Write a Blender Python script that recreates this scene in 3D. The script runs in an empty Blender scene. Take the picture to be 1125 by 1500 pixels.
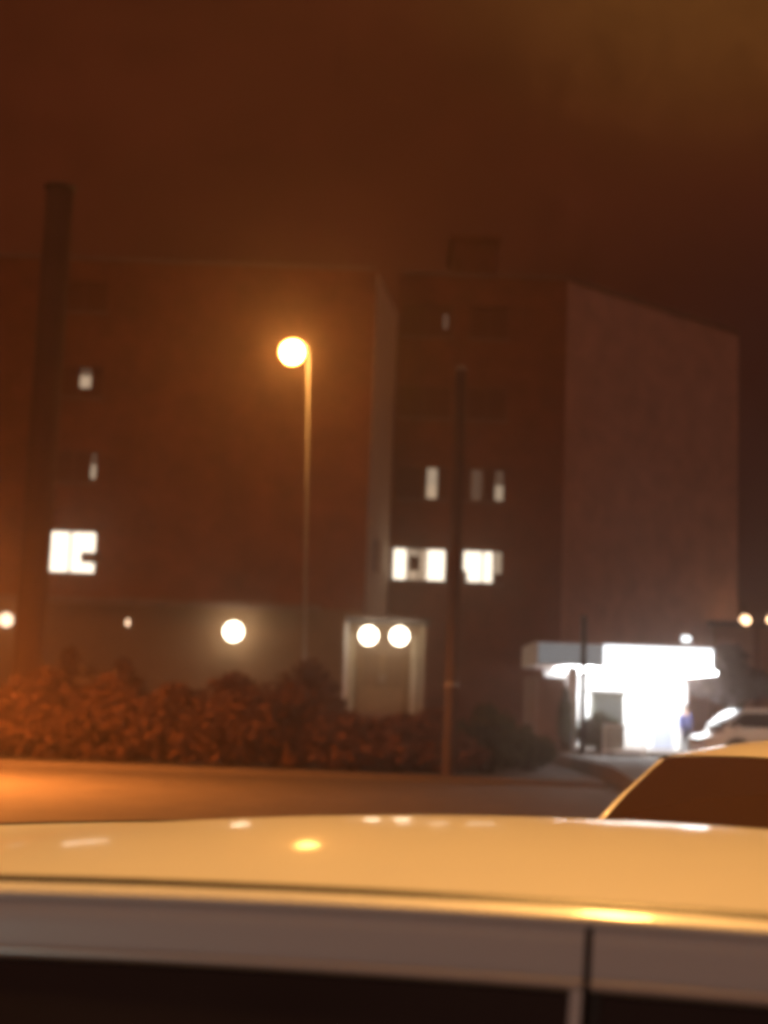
import bpy, bmesh, math, random
from mathutils import Vector, Matrix
R = math.radians
random.seed(7)
S = bpy.context.scene

# ------------------------------------------------------------------ camera
EYE = 1.665
FPX = 2140.0                      # focal length in pixels of the 1125 x 1500 photograph
PITCH, ROLL = R(7.59), R(2.1)
fwd = Vector((0, math.cos(PITCH), math.sin(PITCH)))
up0 = Vector((0, -math.sin(PITCH), math.cos(PITCH)))
rt0 = Vector((1, 0, 0))
upv = up0*math.cos(ROLL) - rt0*math.sin(ROLL)
rtv = rt0*math.cos(ROLL) + up0*math.sin(ROLL)
cam_d = bpy.data.cameras.new('camera')
cam = bpy.data.objects.new('camera', cam_d)
S.collection.objects.link(cam)
cam.matrix_world = Matrix(((rtv.x, upv.x, -fwd.x, 0), (rtv.y, upv.y, -fwd.y, 0), (rtv.z, upv.z, -fwd.z, EYE), (0, 0, 0, 1)))
cam_d.sensor_fit = 'HORIZONTAL'
cam_d.sensor_width = 36.0
cam_d.lens = FPX/1125*36.0
cam_d.clip_start = 0.05
cam_d.clip_end = 2000
cam_d.dof.use_dof = True
cam_d.dof.focus_distance = 4.2
cam_d.dof.aperture_fstop = 3.1
S.camera = cam

# ------------------------------------------------------------------ world: a night sky lit from below by the town
w = bpy.data.worlds.new('World'); S.world = w
w.use_nodes = True
nt = w.node_tree; nt.nodes.clear()
def wn(t): return nt.nodes.new(t)
out = wn('ShaderNodeOutputWorld'); bg = wn('ShaderNodeBackground'); tc = wn('ShaderNodeTexCoord')
sep = wn('ShaderNodeSeparateXYZ'); nt.links.new(tc.outputs['Generated'], sep.inputs[0])
noi = wn('ShaderNodeTexNoise'); noi.inputs['Scale'].default_value = 8.0; noi.inputs['Detail'].default_value = 9; noi.inputs['Roughness'].default_value = 0.78
nt.links.new(tc.outputs['Generated'], noi.inputs['Vector'])
# front/back: the town glow is behind the viewer
mr = wn('ShaderNodeMapRange'); mr.inputs['From Min'].default_value = 0.25; mr.inputs['From Max'].default_value = -0.9
nt.links.new(sep.outputs['Y'], mr.inputs['Value'])
# warmer towards the upper right
dot = wn('ShaderNodeVectorMath'); dot.operation = 'DOT_PRODUCT'
dot.inputs[1].default_value = Vector((0.20, 0.80, 0.58)).normalized()
nt.links.new(tc.outputs['Generated'], dot.inputs[0])
mr2 = wn('ShaderNodeMapRange'); mr2.interpolation_type = 'SMOOTHSTEP'
mr2.inputs['From Min'].default_value = 0.962; mr2.inputs['From Max'].default_value = 1.0
nt.links.new(dot.outputs['Value'], mr2.inputs['Value'])
m1 = wn('ShaderNodeMixRGB'); m1.inputs[1].default_value = (0.052, 0.0092, 0.0034, 1); m1.inputs[2].default_value = (0.115, 0.042, 0.009, 1)
nt.links.new(mr2.outputs[0], m1.inputs[0])
mr3 = wn('ShaderNodeMapRange'); mr3.inputs['From Min'].default_value = 0.02; mr3.inputs['From Max'].default_value = 0.26
nt.links.new(sep.outputs['X'], mr3.inputs['Value'])
mz = wn('ShaderNodeMapRange'); mz.inputs['From Min'].default_value = 0.40; mz.inputs['From Max'].default_value = 0.26
nt.links.new(sep.outputs['Z'], mz.inputs['Value'])
mm = wn('ShaderNodeMath'); mm.operation = 'MULTIPLY'
nt.links.new(mr3.outputs[0], mm.inputs[0]); nt.links.new(mz.outputs[0], mm.inputs[1])
m2 = wn('ShaderNodeMixRGB'); m2.inputs[2].default_value = (0.022, 0.0048, 0.0050, 1)
nt.links.new(mm.outputs[0], m2.inputs[0]); nt.links.new(m1.outputs[0], m2.inputs[1])
m3 = wn('ShaderNodeMixRGB'); m3.inputs[2].default_value = (0.25, 0.112, 0.082, 1)
nt.links.new(mr.outputs[0], m3.inputs[0]); nt.links.new(m2.outputs[0], m3.inputs[1])
m4 = wn('ShaderNodeMixRGB'); m4.blend_type = 'MULTIPLY'; m4.inputs[0].default_value = 1
rmp = wn('ShaderNodeMapRange'); rmp.inputs['From Min'].default_value = 0.3; rmp.inputs['From Max'].default_value = 0.7
rmp.inputs['To Min'].default_value = 0.58; rmp.inputs['To Max'].default_value = 1.30
nt.links.new(noi.outputs['Fac'], rmp.inputs['Value'])
nt.links.new(m3.outputs[0], m4.inputs[1]); nt.links.new(rmp.outputs[0], m4.inputs[2])
nt.links.new(m4.outputs[0], bg.inputs['Color']); bg.inputs['Strength'].default_value = 1.0
nt.links.new(bg.outputs[0], out.inputs['Surface'])

S.view_settings.view_transform = 'Standard'; S.view_settings.look = 'None'
S.view_settings.exposure = 0.0; S.view_settings.gamma = 1.0
S.render.engine = 'CYCLES'
S.cycles.use_denoising = True
S.cycles.pixel_filter_type = 'BLACKMAN_HARRIS'
S.cycles.filter_width = 3.8
S.cycles.sample_clamp_indirect = 12.0
S.cycles.sample_clamp_direct = 0.0
S.cycles.max_bounces = 6; S.cycles.diffuse_bounces = 3; S.cycles.glossy_bounces = 3; S.cycles.transmission_bounces = 4
S.cycles.volume_bounces = 0
S.cycles.caustics_reflective = False; S.cycles.caustics_refractive = False

# ------------------------------------------------------------------ helpers
def at(px, py, D):
    """world point seen at photo pixel (px, py) at depth y = D"""
    d = fwd*FPX + rtv*(px-562.5) - upv*(py-750.0)
    return Vector((0, 0, EYE)) + d*(D/d.y)

def mat(name, col, rough=0.6, metal=0.0, var=0.0, scale=3.0, bump=0.0, emit=None, estr=0.0, coat=0.0, spec=0.5, island=0.0):
    m = bpy.data.materials.new(name); m.use_nodes = True
    n = m.node_tree.nodes; l = m.node_tree.links
    b = n['Principled BSDF']
    b.inputs['Base Color'].default_value = (*col, 1)
    b.inputs['Roughness'].default_value = rough
    b.inputs['Metallic'].default_value = metal
    b.inputs['Coat Weight'].default_value = coat
    b.inputs['Coat Roughness'].default_value = 0.09
    b.inputs['Specular IOR Level'].default_value = spec
    if emit:
        b.inputs['Emission Color'].default_value = (*emit, 1); b.inputs['Emission Strength'].default_value = estr
    if var or bump:
        t = n.new('ShaderNodeTexCoord'); x = n.new('ShaderNodeTexNoise')
        x.inputs['Scale'].default_value = scale; x.inputs['Detail'].default_value = 6; x.inputs['Roughness'].default_value = 0.65
        l.new(t.outputs['Object'], x.inputs['Vector'])
        if var:
            mr = n.new('ShaderNodeMapRange'); mr.inputs['From Min'].default_value = .25; mr.inputs['From Max'].default_value = .75
            mr.inputs['To Min'].default_value = 1-var; mr.inputs['To Max'].default_value = 1+var
            l.new(x.outputs['Fac'], mr.inputs['Value'])
            mx = n.new('ShaderNodeMixRGB'); mx.blend_type = 'MULTIPLY'; mx.inputs[0].default_value = 1
            mx.inputs[1].default_value = (*col, 1); l.new(mr.outputs[0], mx.inputs[2]); l.new(mx.outputs[0], b.inputs['Base Color'])
        if bump:
            bp = n.new('ShaderNodeBump'); bp.inputs['Strength'].default_value = bump; bp.inputs['Distance'].default_value = 0.03
            l.new(x.outputs['Fac'], bp.inputs['Height']); l.new(bp.outputs[0], b.inputs['Normal'])
    if island:
        g = n.new('ShaderNodeNewGeometry'); mr = n.new('ShaderNodeMapRange')
        mr.inputs['To Min'].default_value = 1-island; mr.inputs['To Max'].default_value = 1+island
        l.new(g.outputs['Random Per Island'], mr.inputs['Value'])
        mx = n.new('ShaderNodeMixRGB'); mx.blend_type = 'MULTIPLY'; mx.inputs[0].default_value = 1
        mx.inputs[1].default_value = (*col, 1); l.new(mr.outputs[0], mx.inputs[2]); l.new(mx.outputs[0], b.inputs['Base Color'])
    return m

def lamp_mat(name, col, strength):
    m = bpy.data.materials.new(name); m.use_nodes = True
    n = m.node_tree.nodes; l = m.node_tree.links; n.clear()
    o = n.new('ShaderNodeOutputMaterial'); e = n.new('ShaderNodeEmission')
    e.inputs['Color'].default_value = (*col, 1); e.inputs['Strength'].default_value = strength
    l.new(e.outputs[0], o.inputs['Surface']); return m

class MB:
    """collects shapes into one mesh"""
    def __init__(s): s.v = []; s.f = []; s.sm = []
    def add(s, vs, fs, smooth=False):
        o = len(s.v); s.v += [tuple(v) for v in vs]; s.f += [tuple(i+o for i in f) for f in fs]; s.sm += [smooth]*len(fs); return s
    def box(s, a, b):
        x0, y0, z0 = (min(a[i], b[i]) for i in range(3)); x1, y1, z1 = (max(a[i], b[i]) for i in range(3))
        return s.add([(x0,y0,z0),(x1,y0,z0),(x1,y1,z0),(x0,y1,z0),(x0,y0,z1),(x1,y0,z1),(x1,y1,z1),(x0,y1,z1)],
              [(0,3,2,1),(4,5,6,7),(0,1,5,4),(1,2,6,5),(2,3,7,6),(3,0,4,7)])
    def obox(s, c, t, n, hs, hn, z0, z1):
        """box along unit dirs t, n (2-D) about c"""
        P = [(c[0]+t[0]*a*hs+n[0]*b*hn, c[1]+t[1]*a*hs+n[1]*b*hn) for a, b in ((-1,-1),(1,-1),(1,1),(-1,1))]
        return s.add([(*p, z0) for p in P]+[(*p, z1) for p in P], [(0,3,2,1),(4,5,6,7),(0,1,5,4),(1,2,6,5),(2,3,7,6),(3,0,4,7)])
    def tube(s, pts, radii, n=12, caps=True, smooth=True):
        pts = [Vector(p) for p in pts]
        if not hasattr(radii, '__len__'): radii = [radii]*len(pts)
        vs = []; fs = []
        ref = None
        for i, p in enumerate(pts):
            d = (pts[min(i+1, len(pts)-1)] - pts[max(i-1, 0)]).normalized()
            if ref is None: ref = Vector((1,0,0)) if abs(d.x) < .9 else Vector((0,1,0))
            a = (ref - d*ref.dot(d)).normalized(); b = d.cross(a); ref = a
            for k in range(n):
                q = 2*math.pi*k/n; vs.append(p + (a*math.cos(q)+b*math.sin(q))*radii[i])
        for i in range(len(pts)-1):
            for k in range(n):
                fs.append((i*n+k, i*n+(k+1)%n, (i+1)*n+(k+1)%n, (i+1)*n+k))
        if caps: fs += [tuple(range(n))[::-1], tuple((len(pts)-1)*n+k for k in range(n))]
        return s.add(vs, fs, smooth)
    def lathe(s, c, prof, n=20, axis='z'):
        vs = []; fs = []
        for r, h in prof:
            for k in range(n):
                q = 2*math.pi*k/n; x, y = r*math.cos(q), r*math.sin(q)
                vs.append((c[0]+x, c[1]+y, c[2]+h) if axis == 'z' else ((c[0]+x, c[1]+h, c[2]+y)))
        for i in range(len(prof)-1):
            for k in range(n): fs.append((i*n+k, i*n+(k+1)%n, (i+1)*n+(k+1)%n, (i+1)*n+k))
        fs += [tuple(range(n))[::-1], tuple((len(prof)-1)*n+k for k in range(n))]
        return s.add(vs, fs, True)
    def ball(s, c, r, n=16, m=10, sq=(1,1,1)):
        return s.lathe2(c, [(r*math.sin(math.pi*i/m), -r*math.cos(math.pi*i/m)) for i in range(m+1)], n, sq)
    def lathe2(s, c, prof, n, sq):
        o = len(s.v); s.lathe((0,0,0), [(max(a,1e-4), b) for a, b in prof], n)
        for i in range(o, len(s.v)): v = s.v[i]; s.v[i] = (c[0]+v[0]*sq[0], c[1]+v[1]*sq[1], c[2]+v[2]*sq[2])
        return s
    def grid(s, P, smooth=True, flip=False):
        a, b = len(P), len(P[0]); vs = [p for row in P for p in row]
        fs = [(i*b+j, (i+1)*b+j, (i+1)*b+j+1, i*b+j+1) for i in range(a-1) for j in range(b-1)]
        if flip: fs = [f[::-1] for f in fs]
        return s.add(vs, fs, smooth)
    def wall(s, p0, p1, z0, z1, holes=(), depth=0.2, inward=(0,1)):
        """vertical wall from p0 to p1 with rectangular openings (s0,s1,za,zb) and their reveals"""
        p0 = Vector(p0); p1 = Vector(p1); L = (p1-p0).length; t = (p1-p0)/L; n = Vector(inward).normalized()
        ss = sorted(set([0, L]+[h[0] for h in holes]+[h[1] for h in holes])); zz = sorted(set([z0, z1]+[h[2] for h in holes]+[h[3] for h in holes]))
        q = lambda a, z, d=0: (p0.x+t.x*a+n.x*d, p0.y+t.y*a+n.y*d, z)
        for i in range(len(ss)-1):
            for j in range(len(zz)-1):
                cs, cz = (ss[i]+ss[i+1])/2, (zz[j]+zz[j+1])/2
                if any(h[0] < cs < h[1] and h[2] < cz < h[3] for h in holes): continue
                s.add([q(ss[i],zz[j]), q(ss[i+1],zz[j]), q(ss[i+1],zz[j+1]), q(ss[i],zz[j+1])], [(0,1,2,3)])
        for a, b, c, d in holes:
            s.add([q(a,c),q(b,c),q(b,d),q(a,d),q(a,c,depth),q(b,c,depth),q(b,d,depth),q(a,d,depth)], [(0,4,5,1),(1,5,6,2),(2,6,7,3),(3,7,4,0)])
        return s
    def build(s, name, m, parent=None, mods=None):
        me = bpy.data.meshes.new(name); me.from_pydata(s.v, [], s.f); me.update()
        me.polygons.foreach_set('use_smooth', s.sm); me.materials.append(m)
        o = bpy.data.objects.new(name, me); S.collection.objects.link(o)
        if parent: o.parent = parent
        return o

def empty(name, loc=(0,0,0), rz=0.0):
    o = bpy.data.objects.new(name, None); S.collection.objects.link(o)
    o.location = loc; o.rotation_euler = (0,0,rz); o.empty_display_size = 0.3
    return o
def tag(o, label, cat, group=None, kind=None):
    o['label'] = label; o['category'] = cat
    if group: o['group'] = group
    if kind: o['kind'] = kind
    return o
def copy_tree(o, parent=None):
    c = o.copy(); S.collection.objects.link(c); c.parent = parent
    for ch in list(o.children): copy_tree(ch, c)
    return c

# ------------------------------------------------------------------ materials
M = {}
M['asphalt'] = mat('asphalt', (0.10, 0.078, 0.062), 0.85, var=.35, scale=1.2, bump=.5)
M['paving'] = mat('paving', (0.22, 0.20, 0.18), 0.8, var=.25, scale=2.5, bump=.3)
M['kerb'] = mat('kerb', (0.13, 0.10, 0.08), 0.8, var=.2, scale=4)
M['soil'] = mat('soil', (0.09, 0.06, 0.04), 0.95, var=.4, scale=2, bump=.6)
M['facade'] = mat('facade', (0.25, 0.083, 0.038), 0.9, var=.34, scale=1.1, bump=.2)
M['render'] = mat('pale_render', (0.66, 0.40, 0.30), 0.9, var=.25, scale=1.0, bump=.15)
M['beige'] = mat('beige_render', (0.50, 0.40, 0.28), 0.85, var=.1, scale=.6)
M['roofing'] = mat('roofing', (0.10, 0.085, 0.08), 0.9, var=.2)
M['pole_concrete'] = mat('pole_concrete', (0.14, 0.085, 0.065), 0.9, var=.2, scale=1.5, bump=.25)
M['concrete'] = mat('concrete', (0.26, 0.17, 0.13), 0.85, var=.2, scale=1.5, bump=.25)
M['frame'] = mat('window_frame', (0.22, 0.085, 0.045), 0.7)
M['white_frame'] = mat('white_frame', (0.7, 0.68, 0.62), 0.5)
M['dark_glass'] = mat('dark_glass', (0.17, 0.055, 0.026), 0.5, spec=.2)
M['lit_glass'] = lamp_mat('lit_glass', (1.0, 0.88, 0.70), 2.4)
M['lit_curtain'] = lamp_mat('lit_curtain', (0.95, 0.72, 0.50), 0.52)
M['faint_curtain'] = lamp_mat('faint_curtain', (0.9, 0.52, 0.34), 0.13)
M['warm_curtain'] = lamp_mat('warm_curtain', (1.0, 0.72, 0.48), .62)
M['metal'] = mat('dark_metal', (0.10, 0.09, 0.085), 0.45, .7)
M['galv'] = mat('galvanised', (0.42, 0.38, 0.34), 0.5, .35, var=.15, scale=4)
M['sodium'] = lamp_mat('sodium_globe', (1.0, 0.44, 0.10), 95)
M['flood'] = lamp_mat('sodium_lens', (1.0, 0.48, 0.12), 2000)
M['floodleft'] = lamp_mat('sodium_lens_deep', (1.0, 0.31, 0.055), 18000)
M['floodwhite'] = lamp_mat('white_lens', (0.62, 1.0, 0.94), 900)
M['floodwarm'] = lamp_mat('warm_lens', (1.0, 0.72, 0.50), 1300)
M['warmlamp'] = lamp_mat('warm_lamp', (1.0, 0.90, 0.66), 13)
M['porchlamp'] = lamp_mat('porch_globe', (1.0, 0.88, 0.66), 13)
M['door_glass'] = mat('door_glass', (.20,.12,.065), .3)
M['wood'] = mat('varnished_wood', (0.27, 0.165, 0.085), 0.5, var=.2, scale=3)
M['amberlamp'] = lamp_mat('amber_lamp', (1.0, 0.62, 0.34), 7)
M['dimlamp'] = lamp_mat('dim_lamp', (1.0, 0.75, 0.5), 2.6)
M['smalllamp'] = lamp_mat('small_lamp', (1.0, 0.66, 0.42), 3)
M['tyre'] = mat('tyre', (.02,.02,.02), .85); M['rubber'] = mat('rubber', (.022,.02,.018), .7)
M['tube'] = lamp_mat('fluorescent', (0.93, 0.97, 1.0), 24)
M['fascia'] = lamp_mat('white_glow', (0.92, 0.97, 1.0), 3.2)  # on the fascia this glow stands in for light falling on white paint
M['dim_fascia'] = lamp_mat('dim_white_glow', (0.95, 0.97, 1.0), 0.22)  # weaker light on the left fascia, put in as a duller glow
M['white_paint'] = mat('white_paint', (0.8, 0.8, 0.79), 0.6, var=.05)
M['kiosk_brown'] = mat('kiosk_brown', (0.26, 0.17, 0.14), 0.8, var=.15)
M['pale_door'] = mat('pale_door', (0.36, 0.39, 0.48), 0.5)
M['leaf_hedge'] = mat('leaf_hedge', (0.12, 0.050, 0.026), 0.7, island=.38, spec=.2)
M['leaf_green'] = mat('leaf_green', (0.055, 0.065, 0.028), 0.7, island=.5, spec=.2)
M['leaf_dark'] = mat('leaf_dark', (0.10, 0.075, 0.075), 0.7, island=.5, spec=.2)
M['leaf_pale'] = mat('leaf_pale', (0.26, 0.17, 0.12), 0.7, island=.3, spec=.2)
M['bark'] = mat('bark', (0.07, 0.045, 0.03), 0.95, var=.3, scale=6, bump=.8)

# ------------------------------------------------------------------ ground
g = MB()
N = 60
g.grid([[(-300+600*i/N, -60+560*j/N, 0) for j in range(N+1)] for i in range(N+1)], smooth=False)
go = g.build('ground', M['asphalt']); go['kind'] = 'structure'
# planted strip behind the car park with a kerb in front
KY = 34.0
m = MB(); m.box((-40, KY, -0.2), (5.35, KY+.18, .13)); m.box((5.17, KY+.18, -0.2), (5.35, 46.0, .13))
o = m.build('kerb', M['kerb']); o['kind'] = 'structure'
m = MB(); m.box((-40, KY+.18, -0.2), (5.17, 46.0, .105)); o = m.build('planted_strip', M['soil']); o['kind'] = 'structure'
FZ = 0.45                        # the forecourt of the kiosk lies a little higher
m = MB(); X0, X1 = 5.6, 60
m.add([(X0,27,-.01),(X1,27,-.01),(X1,35,FZ),(X0,35,FZ),(X1,59.9,FZ),(X0,59.9,FZ),(X0,35,-.1),(X0,59.9,-.1),(X0,27,-.1),(X1,27,-.1),(X1,35,-.1),(X1,59.9,-.1)],
      [(0,1,2,3),(3,2,4,5),(8,0,3,6),(6,3,5,7),(1,9,10,2),(2,10,11,4)])
o = m.build('forecourt', M['asphalt']); o['kind'] = 'structure'
m = MB(); m.box((6.2, 45.6, FZ-.1), (24, 57.0, FZ+.004)); m.box((-40, 46.0, -.2), (5.35, 53.9, .12)); o = m.build('pavement', M['paving']); o['kind'] = 'structure'

# ------------------------------------------------------------------ the apartment building
DR, DL = 60.0, 54.0                                   # depths of the right block's and the left wing's fronts
cR = at(832, 411, DR); HR = cR.z                       # right front corner, roof height
lo, hi = 60.0, 80.0
for _ in range(40):
    md = (lo+hi)/2
    if at(1082, 489, md).z < HR: lo = md
    else: hi = md
gF = at(1082, 489, lo)                                 # far end of the gable
xc = at(572, 760, DR).x; xv = at(536, 830, DL).x       # concave and convex corners of the return wall
HL = at(300, 388, DL).z
XL = -30.0
bld = empty('apartment_building', (0, DR, 0))
tag(bld, 'tall brown apartment building with a blank paler gable end and a few lit windows', 'building')
off = Vector((0, -DR, 0))
def bb(mb, name, m, parent=bld):
    if parent is bld: mb.v = [(a, b-DR, c) for a, b, c in mb.v]
    return mb.build(name, m, parent)
def bsub(mb, name, m, parent):
    mb.v = [(a, b-DR, c) for a, b, c in mb.v]; return mb.build(name, m, parent)

row_z = lambda py, D, px: at(px, py, D).z
zR = [row_z(y, DR, 650) for y in (828, 708, 589, 470)]
hw = 0.70
holesR, winR = [], []
colsR = [(569, 654), (677, 737)]
for r, zc in enumerate(zR):
    for c, (a, b) in enumerate(colsR):
        x0, x1 = at(a, 828, DR).x, at(b, 828, DR).x
        h = (x0-xc, x1-xc, zc-hw, zc+hw)
        if h[0] < .12: h = (.12, h[1], h[2], h[3])
        holesR.append(h); winR.append((r, c, h[0]+xc, h[1]+xc, h[2], h[3]))
zL = [row_z(y, DL, 100) for y in (808, 683, 558, 433)]
colsL = [(62, 141)]
holesL, winL = [], []
for r, zc in enumerate(zL):
    for c, (a, b) in enumerate(colsL):
        x0, x1 = at(a, 808, DL).x, at(b, 808, DL).x
        dz = .82 if r == 0 else .6
        if r: x1 -= .15
        holesL.append((x0-XL, x1-XL, zc-dz, zc+dz)); winL.append((r, c, x0, x1, zc-dz, zc+dz))
    for xx in (-17.5, -21.5, -25.5):
        holesL.append((xx-XL, xx+1.8-XL, zc-.6, zc+.6)); winL.append((r, 9, xx, xx+1.8, zc-.6, zc+.6))
tdir = (Vector((xc, DR))-Vector((xv, DL))); Lr = tdir.length; tdir /= Lr
nin = Vector((-tdir.y, tdir.x))                        # into the left wing
zw = zR[0]
holeV = [(1.6, 3.4, zw-.72, zw+.6)]
wm = MB()
wm.wall((xc, DR), (cR.x, DR), 0, HR, holesR, .22, (0, 1))
bb(wm, 'front_wall', M['facade'])
zl = at(250, 884, DL).z
wm = MB(); wm.wall((XL, DL), (xv, DL), zl, HL, holesL, .22, (0, 1)); bb(wm, 'front_wall', M['facade'])
wm = MB(); wm.wall((XL, DL), (xv, DL), 0, zl-.002); bb(wm, 'ground_floor_wall', mat('olive_render', (.29,.175,.095), .9, var=.15, scale=.5))
wm = MB(); wm.wall((xv, DL), (xc, DR), 0, HL, holeV, .22, nin); bb(wm, 'return_wall', mat('lit_return_render', (.82,.68,.50), .9, var=.1))  # return wall coloured extra pale in place of light falling on it
gd = (Vector((gF.x, gF.y))-Vector((cR.x, DR))); Lg = gd.length; gd /= Lg; gn = Vector((-gd.y, gd.x))
wm = MB(); wm.wall((cR.x, DR), (gF.x, gF.y), 0, HR)
bb(wm, 'gable_wall', M['render'])
wm = MB()
back = (gF.x-6, gF.y+8)
wm.wall((gF.x, gF.y), back, 0, HR); wm.wall(back, (xc, 80), 0, HR); wm.wall((xc, 80), (xc, DR), HL-.1, HR)
wm.wall((XL, 70), (XL, DL), 0, HL); wm.wall((xc, 70), (XL, 70), 0, HL)
bb(wm, 'back_wall', M['facade'])
rm = MB()
rm.add([(xc, DR, HR-.3), (cR.x, DR, HR-.3), (gF.x, gF.y, HR-.3), (*back, HR-.3), (xc, 80, HR-.3)], [(0,1,2,3,4)])
rm.add([(XL, DL, HL-.3), (xv, DL, HL-.3), (xc, DR, HL-.3), (xc, 70, HL-.3), (XL, 70, HL-.3)], [(0,1,2,3,4)])
roof = bb(rm, 'roof', M['roofing'])
# coping along the parapets, 6 cm proud
cm = MB()
def coping(mb, a, b, z):
    a = Vector(a); b = Vector(b); t = (b-a).normalized(); n = Vector((-t.y, t.x)); c = (a+b)/2
    mb.obox(c, t, n, (b-a).length/2, .16, z, z+.14)
coping(cm, (xc+.2, DR+.05), (cR.x-.02, DR+.05), HR)
coping(cm, Vector((cR.x, DR))+gd*.1, (gF.x, gF.y), HR+.003)
coping(cm, (XL, DL+.05), (xv-.05, DL+.05), HL)
bsub(cm, 'coping', M['concrete'], roof)
# lift housing on the roof
pA, pB = at(664, 372, 64), at(728, 372, 64)
lm = MB(); lm.box((pA.x, 64, HR-.3), (pB.x, 68, at(700, 352, 64).z)); lm.box((pA.x-.15, 63.85, at(700, 352, 64).z+.003), (pB.x+.15, 68.15, at(700, 345, 64).z))
bsub(lm, 'lift_housing', M['facade'], roof)

def window(x0, x1, z0, z1, D, look):
    """framed window set in an opening of a wall facing the viewer"""
    f = MB(); t = .07; y0, y1 = D+.11, D+.18
    f.box((x0, y0, z0), (x0+t, y1, z1)); f.box((x1-t, y0, z0), (x1, y1, z1))
    f.box((x0+t, y0, z0), (x1-t, y1, z0+t)); f.box((x0+t, y0, z1-t), (x1-t, y1, z1))
    xm = (x0+x1)/2
    f.box((xm-t/2, y0+.003, z0+t), (xm+t/2, y1-.003, z1-t))
    fr = bb(f, 'window', M['frame'])
    sl = MB(); sl.box((x0-.06, D-.09, z0-.07), (x1+.06, D-.004, z0-.005)); bsub(sl, 'sill', M['concrete'], fr)
    xs = (x0+t, x1-t, z0+t, z1-t)
    def pane(a, b, c, d, m, name='pane', y=D+.145):
        p = MB(); p.box((a, y, c), (b, y+.012, d)); return bsub(p, name, m, fr)
    if look == 'dark': pane(*xs, M['dark_glass'])
    elif look == 'full': pane(*xs, M['lit_glass'])
    else:
        W = xs[1]-xs[0]; H = xs[3]-xs[2]
        bits = look
        for (a, b, c, d, mm) in bits:
            pane(xs[0]+W*a, xs[0]+W*b, xs[2]+H*c, xs[2]+H*d, M[mm], 'pane' if 'glass' in mm else 'curtain')
    return fr
looksR = {(0,0): [(0,.24,0,1,'lit_glass'),(.24,.30,0,1,'lit_curtain'),(.30,.50,0,.3,'warm_curtain'),(.30,.50,.3,.78,'dark_glass'),(.30,.50,.78,1,'lit_curtain'),(.50,.60,0,1,'warm_curtain'),(.60,.66,0,1,'lit_curtain'),(.66,1,0,1,'lit_glass')],
          (0,1): [(0,.10,.35,1,'lit_glass'),(0,.10,0,.35,'dark_glass'),(.10,.76,0,1,'lit_glass'),(.76,.82,0,1,'faint_curtain'),(.82,1,.3,1,'lit_curtain'),(.82,1,0,.3,'dark_glass')],
          (1,0): [(0,.60,0,1,'dark_glass'),(.60,.80,0,.45,'warm_curtain'),(.60,.80,.45,1,'lit_curtain'),(.80,1,0,1,'dark_glass')],
          (1,1): [(0,.14,0,1,'dark_glass'),(.14,.42,0,1,'faint_curtain'),(.42,.78,0,1,'dark_glass'),(.78,1,0,.5,'lit_curtain'),(.78,1,.5,1,'faint_curtain')],
          (3,0): [(0,.82,0,1,'dark_glass'),(.82,.92,.25,.75,'faint_curtain'),(.92,1,0,1,'dark_glass'),(.82,.92,0,.25,'dark_glass'),(.82,.92,.75,1,'dark_glass')]}
for r, c, a, b, z0, z1 in winR: window(a, b, z0, z1, DR, looksR.get((r, c), 'dark'))
looksL = {(0,0): 'full',
          (1,0): [(0,.88,0,1,'dark_glass'),(.88,1,.1,.6,'lit_curtain'),(.88,1,.6,1,'faint_curtain'),(.88,1,0,.1,'dark_glass')],
          (2,0): [(0,.50,0,1,'dark_glass'),(.50,.76,.3,.74,'warm_curtain'),(.50,.76,0,.3,'dark_glass'),(.50,.76,.74,1,'faint_curtain'),(.76,1,0,1,'dark_glass')]}
for r, c, a, b, z0, z1 in winL: window(a, b, z0, z1, DL, looksL.get((r, c), 'dark'))
# window in the return wall
f = MB(); pv = Vector((xv, DL))
def rq(s, d): q = pv+tdir*s+nin*d; return (q.x, q.y)
h = holeV[0]
f.obox(rq((h[0]+h[1])/2, .14), tdir, nin, (h[1]-h[0])/2, .03, h[2], h[2]+.07); f.obox(rq((h[0]+h[1])/2, .14), tdir, nin, (h[1]-h[0])/2, .03, h[3]-.07, h[3])
for s_ in (h[0]+.04, h[1]-.04, (h[0]+h[1])/2+.25): f.obox(rq(s_, .14), tdir, nin, .04, .028, h[2]+.07, h[3]-.07)
fr = bb(f, 'window', M['white_frame'])
p = MB(); p.obox(rq((h[0]+h[1])/2, .16), tdir, nin, (h[1]-h[0])/2-.01, .006, h[2]+.01, h[3]-.01); bsub(p, 'pane', M['dark_glass'], fr)
# ledge above the ground floor of the left wing
zl = at(250, 884, DL).z
m = MB(); m.box((XL, DL-.55, zl-.11), (at(470, 884, DL).x, DL-.003, zl+.11)); bb(m, 'ledge', M['concrete'])

# entrance porch: columns, roof slab, double door, steps
DP = 50.5
pl, pr = at(497, 1000, DP).x, at(622, 1000, DP).x
pz0 = at(560, 1044, DP).z; pz1 = at(560, 912, DP).z
pb = DP+1.3
m = MB(); m.box((pl+.10, DP+.30, pz1), (pr+.12, pb+.6, pz1+.20)); bb(m, 'porch_roof', M['roofing'])
xm_ = (pl+pr)/2
for x in (pl+.18, pr-.10):
    m = MB(); m.box((x-.065, DP+.32, pz0), (x+.065, DP+.47, pz1-.002)); bb(m, 'column', M['white_paint'] if x < xm_ else M['beige'])  # left column made whiter than the right to imitate lamplight on it
for x in (pl+.36, pr-.36):
    m = MB(); m.box((x-.12, pb-.32, pz0), (x+.12, pb-.12, pz1-.35)); bb(m, 'column', M['beige'])
m = MB(); m.box((pl, DP-.25, .12), (pr, pb, pz0-.003))
for k in range(6): m.box((pl+.003*k, DP-.25-.3*(6-k), .12), (pr-.003*k, DP-.25-.3*(5-k)-.002, .12+(pz0-.12)*(k+1)/7))
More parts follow.
